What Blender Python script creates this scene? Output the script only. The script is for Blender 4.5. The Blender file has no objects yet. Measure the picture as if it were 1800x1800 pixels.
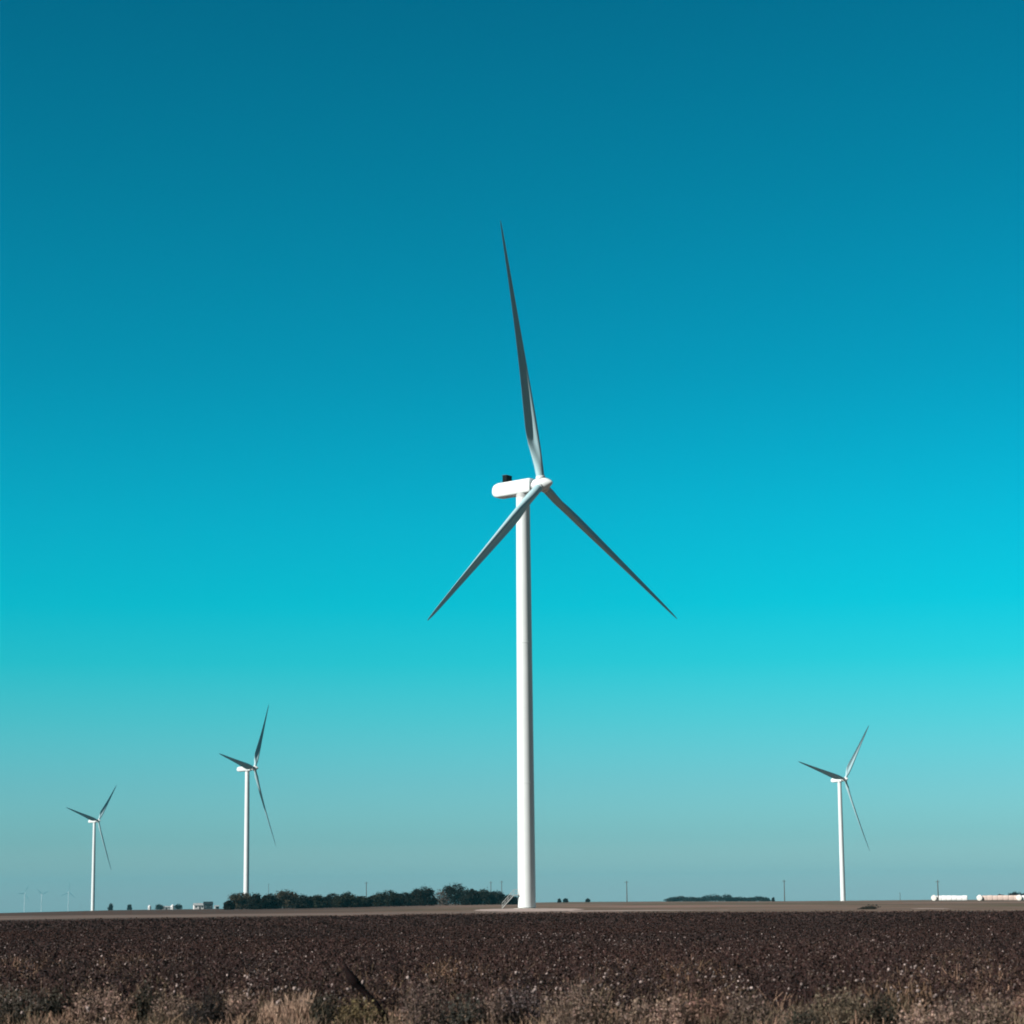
import bpy, math, random
import numpy as np

# ------------------------------------------------------------------ camera, sky, sun, exposure
S = bpy.context.scene
COL = S.collection
FPX = 4160.0            # focal length in pixels of an 1800 px wide picture
EYE = 2.2               # eye height above the cotton field
PITCH = math.radians(9.24)
ROLL = math.radians(0.5)
SUN_ELEV = math.radians(32)
SUN_AZ = math.radians(240)   # clockwise from +Y: to the left and behind the viewer

cam = bpy.data.cameras.new('camera')
cam.sensor_width = 36.0
cam.lens = FPX / 1800.0 * 36.0
cam.clip_start = 0.5
cam.clip_end = 60000
cam.dof.use_dof = True
cam.dof.focus_distance = 600
cam.dof.aperture_fstop = 3.2
cam_ob = bpy.data.objects.new('camera', cam)
COL.objects.link(cam_ob)
cam_ob.location = (0, 0, EYE)
cam_ob.rotation_mode = 'XYZ'
from mathutils import Matrix, Vector, Euler
cam_ob.rotation_euler = (Matrix.Rotation(math.pi / 2 + PITCH, 3, 'X') @ Matrix.Rotation(-ROLL, 3, 'Z')).to_euler()
S.camera = cam_ob

world = bpy.data.worlds.new('World')
S.world = world
world.use_nodes = True
nt = world.node_tree
bg = nt.nodes['Background']
sky = nt.nodes.new('ShaderNodeTexSky')
sky.sky_type = 'NISHITA'
sky.sun_disc = False
sky.sun_elevation = SUN_ELEV
sky.sun_rotation = SUN_AZ
tc = nt.nodes.new('ShaderNodeTexCoord')
sep = nt.nodes.new('ShaderNodeSeparateXYZ')
nt.links.new(tc.outputs['Generated'], sep.inputs[0])
ramp = nt.nodes.new('ShaderNodeValToRGB')
nt.links.new(sep.outputs['Z'], ramp.inputs[0])
GRADE = [  # elevation in degrees, colour grade of the clear teal sky
    (0.0, (1.30, 1.70, 2.22)),
    (0.7, (0.84, 1.44, 1.92)),
    (1.4, (0.56, 1.23, 1.67)),
    (2.8, (0.38, 1.16, 1.50)),
    (4.2, (0.20, 1.20, 1.40)),
    (5.6, (0.05, 1.23, 1.34)),
    (7.0, (0.00, 1.23, 1.33)),
    (9.0, (0.00, 1.15, 1.27)),
    (12.5, (0.00, 0.97, 1.08)),
    (17.0, (0.00, 0.83, 0.92)),
    (22.0, (0.00, 0.70, 0.79)),
    (32.0, (0.00, 0.42, 0.48)),  # above the view, dimmed to weaken fill on the shaded faces
    (60.0, (0.00, 0.30, 0.36)),
]
el = ramp.color_ramp.elements
while len(el) > 1:
    el.remove(el[-1])
for i, (deg, c) in enumerate(GRADE):
    e = el[0] if i == 0 else el.new(0.5)
    e.position = math.sin(math.radians(deg))
    e.color = (c[0] / 2.4, c[1] / 2.4, c[2] / 2.4, 1)
mul = nt.nodes.new('ShaderNodeMixRGB')
mul.blend_type = 'MULTIPLY'
mul.inputs[0].default_value = 1.0
nt.links.new(sky.outputs[0], mul.inputs[1])
nt.links.new(ramp.outputs[0], mul.inputs[2])
# the sky brightens a little to the right; its unseen part behind the viewer is dimmed to cut fill light
def span(sock, a, b, lo, hi):
    q = nt.nodes.new('ShaderNodeMapRange')
    for k, v in (('From Min', a), ('From Max', b), ('To Min', lo), ('To Max', hi)):
        q.inputs[k].default_value = v
    nt.links.new(sock, q.inputs['Value'])
    return q.outputs[0]
side = span(sep.outputs['X'], -0.25, 0.25, 1.66, 1.77)
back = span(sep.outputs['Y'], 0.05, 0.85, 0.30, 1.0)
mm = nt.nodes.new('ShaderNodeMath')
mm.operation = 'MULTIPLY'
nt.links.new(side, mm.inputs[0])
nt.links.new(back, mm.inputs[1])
sc = nt.nodes.new('ShaderNodeVectorMath')
sc.operation = 'SCALE'
nt.links.new(mul.outputs[0], sc.inputs[0])
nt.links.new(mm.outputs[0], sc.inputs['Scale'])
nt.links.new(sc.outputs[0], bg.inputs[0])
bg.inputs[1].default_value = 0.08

sun = bpy.data.lights.new('sun', 'SUN')
sun.energy = 5.0
sun.angle = math.radians(0.5)
sun.color = (1.0, 0.95, 0.89)
sun_ob = bpy.data.objects.new('sun', sun)
COL.objects.link(sun_ob)
sd = Vector((math.sin(SUN_AZ) * math.cos(SUN_ELEV), math.cos(SUN_AZ) * math.cos(SUN_ELEV), math.sin(SUN_ELEV)))
sun_ob.rotation_euler = sd.to_track_quat('Z', 'Y').to_euler()
sun_ob.location = (-60, -40, 120)

S.view_settings.view_transform = 'Standard'
S.view_settings.look = 'None'
S.view_settings.exposure = 0.7
S.view_settings.gamma = 1.0
S.cycles.filter_width = 1.9
S.cycles.max_bounces = 6
S.cycles.volume_bounces = 1

rng = np.random.default_rng(11)
random.seed(5)

# ------------------------------------------------------------------ placing things by bearing
def horizon_y(px):      # picture row of the true horizon
    return 1576.7 - 0.00873 * (px - 906)

def bearing(px):        # X/Y slope of a picture column near the horizon
    return (px - 905.9) / FPX * math.cos(PITCH)

SK_X = [-400, 0, 100, 200, 330, 450, 600, 700, 900, 1000, 1200, 1400, 1640, 1800, 2200]
SK_O = [19.8, 19.3, 17.8, 16.3, 15.8, 15.2, 12.8, 10.8, 10.0, 9.2, 9.8, 11.0, 10.9, 11.9, 13.0]

def skyline(t):
    px = 905.9 + np.asarray(t) * FPX / math.cos(PITCH)
    return np.interp(px, SK_X, SK_O)

def ground_z(x, y):     # flat plain, dipping very gently beyond 450 m
    x = np.asarray(x, float); y = np.asarray(y, float)
    d = np.hypot(x, y)
    t = np.where(y > 1, x / np.maximum(y, 1.0), 0.5)
    s = skyline(t)
    flat = EYE * FPX / np.maximum(d, 1.0)
    k = (450.0 / np.maximum(d, 450.0)) ** 2
    o = s + (EYE * FPX / 450.0 - s) * k
    z = EYE - d * np.where(d < 450, flat, o) / FPX
    return np.where(d < 450, 0.0, z)

def spot(px, d):        # ground point under picture column px, d metres away
    t = bearing(px)
    y = d / math.sqrt(1 + t * t)
    return t * y, y, float(ground_z(t * y, y))

def px_m(d):            # metres per picture pixel at distance d
    return d / FPX

def dist_at(px, py):    # distance of flat ground seen at that picture row
    return EYE * FPX / (py - horizon_y(px))

# ------------------------------------------------------------------ mesh helpers
class Mesh:
    def __init__(self):
        self.v, self.f, self.m, self.s = [], [], [], []

    def add(self, verts, faces, mat=0, smooth=False):
        b = len(self.v)
        self.v.extend([tuple(map(float, p)) for p in verts])
        for f in faces:
            self.f.append(tuple(b + i for i in f)); self.m.append(mat); self.s.append(smooth)
        return self

    def box(self, c, size, rot=None, mat=0):
        hx, hy, hz = [q / 2 for q in size]
        vs = [Vector((sx * hx, sy * hy, sz * hz)) for sz in (-1, 1) for sx, sy in ((-1, -1), (1, -1), (1, 1), (-1, 1))]
        if rot is not None:
            vs = [rot @ q for q in vs]
        vs = [q + Vector(c) for q in vs]
        return self.add(vs, [(3, 2, 1, 0), (4, 5, 6, 7), (0, 1, 5, 4), (1, 2, 6, 5), (2, 3, 7, 6), (3, 0, 4, 7)], mat)

    def rings(self, rings, caps=(True, True), mat=0, smooth=True):
        n = len(rings[0])
        vs = [p for r in rings for p in r]
        fs = []
        for i in range(len(rings) - 1):
            for j in range(n):
                a, b = i * n + j, i * n + (j + 1) % n
                fs.append((a, b, b + n, a + n))
        self.add(vs, fs, mat, smooth)
        if caps[0]:
            self.add(rings[0], [tuple(reversed(range(n)))], mat)
        if caps[1]:
            self.add(rings[-1], [tuple(range(n))], mat)
        return self

    def lathe(self, prof, n=24, caps=(True, True), mat=0, at=(0, 0, 0)):   # prof: (radius, z)
        rs = [[(at[0] + r * math.cos(2 * math.pi * j / n), at[1] + r * math.sin(2 * math.pi * j / n), at[2] + z) for j in range(n)] for r, z in prof]
        return self.rings(rs, caps, mat)

    def tube(self, pts, rad, n=6, mat=0):
        pts = [Vector(p) for p in pts]
        rad = rad if isinstance(rad, (list, tuple)) else [rad] * len(pts)
        rs = []
        for i, p in enumerate(pts):
            d = (pts[min(i + 1, len(pts) - 1)] - pts[max(i - 1, 0)]).normalized()
            a = d.cross(Vector((0, 0, 1)) if abs(d.z) < 0.9 else Vector((1, 0, 0))).normalized()
            b = d.cross(a)
            rs.append([p + (a * math.cos(2 * math.pi * j / n) + b * math.sin(2 * math.pi * j / n)) * rad[i] for j in range(n)])
        return self.rings(rs, (True, True), mat)

    def build(self, name, mats, parent=None, loc=None):
        me = bpy.data.meshes.new(name)
        me.from_pydata(self.v, [], self.f)
        for m in (mats if isinstance(mats, (list, tuple)) else [mats]):
            me.materials.append(m)
        me.polygons.foreach_set('material_index', self.m)
        me.polygons.foreach_set('use_smooth', self.s)
        me.update()
        o = bpy.data.objects.new(name, me)
        COL.objects.link(o)
        if parent is not None:
            o.parent = parent
        if loc is not None:
            o.location = loc
        return o

def np_mesh(name, V, Q, C, mat, parent=None):
    """quads from numpy arrays, with the plants' own colour per vertex"""
    me = bpy.data.meshes.new(name)
    nq = len(Q)
    me.vertices.add(len(V)); me.vertices.foreach_set('co', V.astype(np.float32).ravel())
    me.loops.add(nq * 4); me.loops.foreach_set('vertex_index', Q.astype(np.int32).ravel())
    me.polygons.add(nq)
    me.polygons.foreach_set('loop_start', np.arange(0, nq * 4, 4, dtype=np.int32))
    at = me.attributes.new('tint', 'FLOAT_COLOR', 'POINT')
    at.data.foreach_set('color', np.concatenate([C, np.ones((len(C), 1))], 1).astype(np.float32).ravel())
    me.materials.append(mat)
    me.update(calc_edges=True)
    o = bpy.data.objects.new(name, me)
    COL.objects.link(o)
    if parent is not None:
        o.parent = parent
    return o

def thing(name, label, cat, loc=(0, 0, 0), rz=0.0, group=None):
    o = bpy.data.objects.new(name, None)
    o.empty_display_size = 1
    COL.objects.link(o)
    o.location = loc
    o.rotation_euler = (0, 0, rz)
    return tag(o, label, cat, group)

def tag(o, label, cat, group=None):
    o['label'] = label
    o['category'] = cat
    if group:
        o['group'] = group
    return o

def kind(o, k, label=None):
    o['kind'] = k
    if label:
        o['label'] = label
    return o

def copy_tree(o, parent=None):
    c = o.copy()
    COL.objects.link(c)
    if parent is not None:
        c.parent = parent
    for ch in [q for q in bpy.data.objects if q.parent == o]:
        copy_tree(ch, c)
    return c

# ------------------------------------------------------------------ materials
def mat_basic(name, col, rough=0.6, noise=None, metal=0.0, scale=1.0, bump=0.0, spec=0.5):
    m = bpy.data.materials.new(name)
    m.use_nodes = True
    n = m.node_tree
    p = n.nodes['Principled BSDF']
    p.inputs['Roughness'].default_value = rough
    p.inputs['Metallic'].default_value = metal
    p.inputs['Specular IOR Level'].default_value = spec
    p.inputs['Base Color'].default_value = (*col, 1)
    if noise:
        t = n.nodes.new('ShaderNodeTexCoord')
        x = n.nodes.new('ShaderNodeTexNoise')
        x.inputs['Scale'].default_value = scale
        x.inputs['Detail'].default_value = 6
        n.links.new(t.outputs['Object'], x.inputs['Vector'])
        r = n.nodes.new('ShaderNodeValToRGB')
        r.color_ramp.elements[0].position = 0.32
        r.color_ramp.elements[1].position = 0.68
        r.color_ramp.elements[0].color = (*noise, 1)
        r.color_ramp.elements[1].color = (*col, 1)
        n.links.new(x.outputs['Fac'], r.inputs[0])
        n.links.new(r.outputs[0], p.inputs['Base Color'])
        if bump:
            b = n.nodes.new('ShaderNodeBump')
            b.inputs['Strength'].default_value = bump
            n.links.new(x.outputs['Fac'], b.inputs['Height'])
            n.links.new(b.outputs[0], p.inputs['Normal'])
    return m

def mat_plant(name, rough=0.85):
    m = bpy.data.materials.new(name)
    m.use_nodes = True
    n = m.node_tree
    p = n.nodes['Principled BSDF']
    p.inputs['Roughness'].default_value = rough
    p.inputs['Specular IOR Level'].default_value = 0.15
    a = n.nodes.new('ShaderNodeAttribute')
    a.attribute_name = 'tint'
    n.links.new(a.outputs['Color'], p.inputs['Base Color'])
    return m

def mat_ground(name, layers, base, bump=0.4, scale=1.2):
    """base colour plus noise layers: (colour, scale xyz, low, high)"""
    m = bpy.data.materials.new(name)
    m.use_nodes = True
    n = m.node_tree
    p = n.nodes['Principled BSDF']
    p.inputs['Roughness'].default_value = 0.95
    p.inputs['Specular IOR Level'].default_value = 0.05
    t = n.nodes.new('ShaderNodeTexCoord')
    prev = None
    for col, sc, lo, hi in layers:
        mp = n.nodes.new('ShaderNodeMapping')
        mp.inputs['Scale'].default_value = sc
        n.links.new(t.outputs['Object'], mp.inputs['Vector'])
        x = n.nodes.new('ShaderNodeTexNoise')
        x.inputs['Scale'].default_value = 1.0
        x.inputs['Detail'].default_value = 8
        x.inputs['Roughness'].default_value = 0.6
        n.links.new(mp.outputs[0], x.inputs['Vector'])
        mr = n.nodes.new('ShaderNodeMapRange')
        mr.inputs['From Min'].default_value = lo
        mr.inputs['From Max'].default_value = hi
        n.links.new(x.outputs['Fac'], mr.inputs['Value'])
        mx = n.nodes.new('ShaderNodeMixRGB')
        n.links.new(mr.outputs[0], mx.inputs[0])
        if prev is None:
            mx.inputs[1].default_value = (*base, 1)
        else:
            n.links.new(prev.outputs[0], mx.inputs[1])
        mx.inputs[2].default_value = (*col, 1)
        prev = mx
    n.links.new(prev.outputs[0], p.inputs['Base Color'])
    b = n.nodes.new('ShaderNodeBump')
    b.inputs['Strength'].default_value = bump
    x = n.nodes.new('ShaderNodeTexNoise')
    x.inputs['Scale'].default_value = scale
    x.inputs['Detail'].default_value = 6
    n.links.new(t.outputs['Object'], x.inputs['Vector'])
    n.links.new(x.outputs['Fac'], b.inputs['Height'])
    n.links.new(b.outputs[0], p.inputs['Normal'])
    return m

M = {}
M['paint'] = mat_basic('white_paint', (0.64, 0.68, 0.685), 0.42, noise=(0.60, 0.64, 0.645), scale=0.35, spec=0.3)
M['blade'] = mat_basic('blade_gelcoat', (0.34, 0.50, 0.54), 0.5, noise=(0.32, 0.475, 0.51), scale=0.25, spec=0.3)  # red held down in the colour so the shaded blade faces turn teal
M['flange'] = mat_basic('tower_flange', (0.42, 0.43, 0.43), 0.5)
M['dark'] = mat_basic('dark_grille', (0.008, 0.010, 0.011), 0.8, spec=0.05)
M['steel'] = mat_basic('galvanised_steel', (0.34, 0.35, 0.34), 0.55, metal=0.2)
M['door'] = mat_basic('tower_door_paint', (0.55, 0.56, 0.55), 0.5)
M['concrete'] = mat_basic('concrete', (0.42, 0.38, 0.34), 0.9, noise=(0.34, 0.31, 0.28), scale=0.8)
M['black'] = mat_basic('weathered_black_base', (0.05, 0.055, 0.055), 0.7)
M['wood'] = mat_basic('weathered_pole_wood', (0.09, 0.075, 0.06), 0.9, noise=(0.05, 0.042, 0.036), scale=2)
M['bark'] = mat_basic('tree_bark', (0.07, 0.055, 0.042), 0.95, noise=(0.04, 0.03, 0.025), scale=3)
M['ceramic'] = mat_basic('ceramic_insulator', (0.3, 0.28, 0.26), 0.3)
M['white_wrap'] = mat_basic('white_bale_wrap', (0.80, 0.80, 0.80), 0.4, noise=(0.72, 0.72, 0.72), scale=2.2, bump=0.3)
M['pink_wrap'] = mat_basic('pale_pink_bale_wrap', (0.60, 0.47, 0.41), 0.4, noise=(0.53, 0.41, 0.36), scale=2.2, bump=0.3)
M['lint'] = mat_basic('raw_cotton_lint', (0.74, 0.71, 0.67), 0.95, noise=(0.62, 0.59, 0.55), scale=4, bump=0.6)
M['white_siding'] = mat_basic('white_siding', (0.72, 0.71, 0.69), 0.6, noise=(0.62, 0.61, 0.6), scale=0.5)
M['grey_siding'] = mat_basic('grey_siding', (0.26, 0.28, 0.28), 0.7, noise=(0.2, 0.22, 0.22), scale=0.5)
M['dark_siding'] = mat_basic('dark_barn_boards', (0.014, 0.016, 0.018), 0.9, noise=(0.010, 0.012, 0.014), scale=0.5)
M['roof'] = mat_basic('grey_metal_roof', (0.33, 0.34, 0.34), 0.5, noise=(0.27, 0.28, 0.28), scale=0.6)
M['dark_roof'] = mat_basic('dark_metal_roof', (0.016, 0.018, 0.02), 0.8, spec=0.1)
M['glass'] = mat_basic('window_glass', (0.03, 0.04, 0.05), 0.1)
M['bin'] = mat_basic('galvanised_bin', (0.70, 0.71, 0.71), 0.45, noise=(0.62, 0.63, 0.63), scale=0.6)
M['plant'] = mat_plant('dry_plant_matter')
M['leaf'] = mat_plant('tree_leaves', 0.9)

# ------------------------------------------------------------------ ground
def polar_sheet(name, rings, angles, zfun, mat):
    V = np.array([(r * math.sin(a), r * math.cos(a), 0.0) for r in rings for a in angles])
    V[:, 2] = zfun(V[:, 0], V[:, 1])
    n = len(angles)
    Q = [(i * n + j, i * n + j + 1, (i + 1) * n + j + 1, (i + 1) * n + j) for i in range(len(rings) - 1) for j in range(n - 1)]
    me = bpy.data.meshes.new(name)
    me.from_pydata(V.tolist(), [], [tuple(reversed(q)) for q in Q])
    me.polygons.foreach_set('use_smooth', [True] * len(me.polygons))
    me.materials.append(mat)
    me.update()
    o = bpy.data.objects.new(name, me)
    COL.objects.link(o)
    return o

fine = list(np.linspace(-0.35, 0.35, 221))
coarse_a = list(np.linspace(-math.pi, -0.35, 60))[:-1]
coarse_b = list(np.linspace(0.35, math.pi, 60))[1:]
ang = coarse_a + fine + coarse_b
rr = [0.5, 10, 30, 60, 100, 150, 200, 260, 330, 400, 449.9] + list(np.geomspace(470, 14000, 34))
M['plain'] = mat_ground('dry_stubble_plain', [
    ((0.195, 0.124, 0.098), (0.010, 0.0055, 1), 0.46, 0.54),
    ((0.072, 0.050, 0.038), (0.006, 0.011, 1), 0.53, 0.60),
    ((0.082, 0.065, 0.040), (0.014, 0.008, 1), 0.50, 0.58),
    ((0.18, 0.136, 0.106), (0.4, 0.4, 1), 0.55, 0.75),
], (0.126, 0.086, 0.064))
def add_fallow(m):      # a dark fallow field fills the left half of the plain
    n = m.node_tree
    p = n.nodes['Principled BSDF']
    src = p.inputs['Base Color'].links[0].from_socket
    t = n.nodes.new('ShaderNodeTexCoord')
    sp = n.nodes.new('ShaderNodeSeparateXYZ')
    n.links.new(t.outputs['Object'], sp.inputs[0])
    ns = n.nodes.new('ShaderNodeTexNoise')
    ns.inputs['Scale'].default_value = 0.02
    ns.inputs['Detail'].default_value = 5
    n.links.new(t.outputs['Object'], ns.inputs['Vector'])
    ad = n.nodes.new('ShaderNodeMath'); ad.operation = 'MULTIPLY_ADD'
    n.links.new(ns.outputs['Fac'], ad.inputs[0]); ad.inputs[1].default_value = 60.0
    n.links.new(sp.outputs['X'], ad.inputs[2])
    mr = n.nodes.new('ShaderNodeMapRange')
    mr.inputs['From Min'].default_value = 20.0
    mr.inputs['From Max'].default_value = -20.0
    mr.inputs['To Max'].default_value = 0.9
    n.links.new(ad.outputs[0], mr.inputs['Value'])
    mx = n.nodes.new('ShaderNodeMixRGB')
    n.links.new(mr.outputs[0], mx.inputs[0])
    n.links.new(src, mx.inputs[1])
    mx.inputs[2].default_value = (0.058, 0.038, 0.031, 1)
    n.links.new(mx.outputs[0], p.inputs['Base Color'])
add_fallow(M['plain'])
kind(polar_sheet('ground', rr, ang, ground_z, M['plain']), 'structure', 'wide dry plain of tan stubble running to the horizon')

# the cotton field's own dark soil
ED_X = [-600, 0, 450, 900, 1350, 1800, 2400]
ED_Y = [1623, 1617.5, 1611.5, 1604.5, 1602.5, 1600, 1597]
def field_edge(t):      # far edge of the crop by bearing
    px = 905.9 + np.asarray(t) * FPX / math.cos(PITCH)
    y = np.interp(px, ED_X, ED_Y)
    return (EYE - 0.58) * FPX / (y - horizon_y(px))
M['soil'] = mat_ground('dark_field_soil', [
    ((0.036, 0.022, 0.020), (0.6, 0.6, 1), 0.4, 0.6),
    ((0.06, 0.040, 0.034), (2.5, 2.5, 1), 0.58, 0.75),
], (0.028, 0.017, 0.016), bump=0.8, scale=6)
angs = list(np.linspace(-0.62, 0.62, 161))
Vs, n = [], len(angs)
for k in range(2):
    for a in angs:
        r = 28.0 if k == 0 else float(field_edge(math.tan(a)))
        Vs.append((r * math.sin(a), r * math.cos(a), 0.02))
mb = Mesh().add(Vs, [(j + n, j + n + 1, j + 1, j) for j in range(n - 1)])
kind(mb.build('cotton_field_soil', M['soil']), 'structure')

# field track and gravel pad
def ribbon(name, xs, yfun, wfun, z, mat, seed):
    g = np.random.default_rng(seed)
    mb = Mesh()
    vs = []
    for x in xs:
        c = yfun(x); w = wfun(x)
        vs += [(x, c - w / 2 + g.uniform(-1.5, 1.5), z), (x, c + w / 2 + g.uniform(-1.5, 1.5), z)]
    mb.add(vs, [(2 * i, 2 * i + 2, 2 * i + 3, 2 * i + 1) for i in range(len(xs) - 1)])
    return mb.build(name, mat)
M['track'] = mat_ground('dirt_track', [
    ((0.160, 0.116, 0.097), (0.02, 0.12, 1), 0.45, 0.6),
    ((0.080, 0.056, 0.046), (0.05, 0.10, 1), 0.52, 0.68),
], (0.118, 0.085, 0.071))
kind(ribbon('dirt_track', list(np.arange(-130, 118, 4.0)), lambda x: 352 + 0.36 * x - 0.0006 * x * x if x < 0 else 352 + 0.03 * x - 0.0006 * x * x, lambda x: 34 - 0.62 * x if x < 0 else max(6.0, 30 - 0.30 * x), 0.012, M['track'], 3), 'structure')
M['gravel'] = mat_ground('pale_gravel', [
    ((0.36, 0.285, 0.255), (0.15, 0.10, 1), 0.40, 0.62),
    ((0.24, 0.18, 0.155), (0.06, 0.08, 1), 0.58, 0.70),
], (0.29, 0.22, 0.195))
g = np.random.default_rng(8)
vs = [(2, 412, 0.03)]
for j in range(48):
    a = 2 * math.pi * j / 48
    k = 1 + g.uniform(-0.09, 0.09)
    vs.append((2 + 9.5 * k * math.cos(a), 412 + 52 * k * math.sin(a), 0.03))
kind(Mesh().add(vs, [(0, 1 + j, 1 + (j + 1) % 48) for j in range(48)]).build('gravel_pad', M['gravel']), 'structure')
kind(ribbon('gravel_road', list(np.arange(8, 34, 2.0)), lambda x: 366 - 0.2 * x, lambda x: 26 - 0.65 * x, 0.024, M['gravel'], 5), 'structure')

x, y, _ = spot(1636, 352)
kind(ribbon('bare_patch', list(np.arange(x - 2.6, x + 2.8, 0.45)), lambda q: y, lambda q: 17 - 2.2 * abs(q - x) ** 1.6, 0.03, M['gravel'], 6), 'structure')

# ------------------------------------------------------------------ wind turbines
TILT = math.radians(5)
AX = Vector((0, -math.cos(TILT), math.sin(TILT)))      # rotor axis, towards the nose
UX = Vector((1, 0, 0))
VX = Vector((0, math.sin(TILT), math.cos(TILT)))

def airfoil(n=15):
    xs = [0.5 * (1 - math.cos(math.pi * i / n)) for i in range(n + 1)]
    def th(x):
        return 5 * (0.2969 * math.sqrt(x) - 0.126 * x - 0.3516 * x * x + 0.2843 * x ** 3 - 0.1036 * x ** 4)
    up = [(x, th(x)) for x in xs]
    lo = [(x, -th(x)) for x in reversed(xs[1:-1])]
    return up + lo
FOIL = airfoil()

def blade_mesh(phase, R, oh_hub, defl, pitch=2.5, wide=1.0):
    """radial from the hub centre; leading edge turns clockwise seen from the front"""
    rad = UX * math.sin(phase) + VX * math.cos(phase)
    tan = UX * math.cos(phase) - VX * math.sin(phase)
    st = [(0.8, 1.62, 1.0, 0), (2.2, 1.62, 1.0, 0), (3.6, 1.72, 0.90, .2), (5.5, 2.1, 0.70, .55), (8.0, 2.65, 0.50, .9), (10.5, 2.9, 0.43, 1),
          (14, 2.75, 0.42, 1), (19, 2.38, 0.40, 1), (25, 1.95, 0.36, 1), (31, 1.58, 0.30, 1), (37, 1.25, 0.21, 1), (43, 0.93, 0.18, 1),
          (47, 0.68, 0.18, 1), (49.3, 0.46, 0.18, 1), (50.6, 0.24, 0.18, 1), (51.0, 0.06, 0.18, 1)]
    rings = []
    N = len(FOIL)
    for r, c, t, mixv in st:
        if r > 5:
            c *= wide
        s = r / 51.0
        rr_ = r if r < 4 else 4 + (r - 4) * (R - 4) / 47.0
        tw = math.radians(np.interp(r, [0, 5, 9, 15, 25, 38, 51], [24, 24, 21, 15, 9, 3.0, 0.0]) + pitch)
        ec = tan * math.cos(tw) + AX * math.sin(tw)          # towards the leading edge
        et = AX * math.cos(tw) - tan * math.sin(tw)          # pressure side, upwind
        o = oh_hub + rad * rr_ - AX * (defl * s * s)
        ring = []
        for i, (x, y) in enumerate(FOIL):
            a = 2 * math.pi * i / N
            camber = 0.04 * 4 * x * (1 - x)
            if i > N // 2:      # hollow aft half of the pressure side near the root
                hol = np.interp(r, [3, 7, 12, 32, 42], [0, 1, 1, 0.8, 0.2])
                y = y * (1 - hol * 0.93 * float(np.clip((x - 0.25) / 0.27, 0, 1)) ** 0.8)
            fx, fy = (0.32 - x) * c, -(y * t + camber * -1 * 0) * c + (-camber * c)
            cx, cy = 0.5 * math.cos(a) * c * -1 * -1, -0.5 * math.sin(a) * c
            qx = mixv * fx + (1 - mixv) * cx
            qy = mixv * fy + (1 - mixv) * cy
            ring.append(o + ec * qx + et * qy)
        rings.append(ring)
    return Mesh().rings(rings, (True, True))

def rounded_prism(y0, y1, w, h, r, zc, slope, rear_r):
    """nacelle shell along Y: superelliptic cross-sections, rounded tail"""
    rings = []
    prof = [(y0, 0.93), (y0 + 0.15, 0.985), (y0 + 0.5, 1.0)]
    prof += [(y1 - rear_r, 1.0)]
    for k in range(1, 8):
        a = k / 7 * math.pi / 2
        prof.append((y1 - rear_r + rear_r * math.sin(a), max(0.30, math.cos(a) ** 0.75)))
    n = 40
    for y, s in prof:
        ring = []
        for j in range(n):
            a = 2 * math.pi * j / n
            ca, sa = math.cos(a), math.sin(a)
            e = 0.34
            x = w / 2 * math.copysign(abs(ca) ** e, ca) * (s if s > 0.9 else 0.55 + 0.45 * s)
            z = h / 2 * math.copysign(abs(sa) ** e, sa) * s
            ring.append((x, y, zc + z - slope * y))
        rings.append(ring)
    return Mesh().rings(rings)

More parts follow.
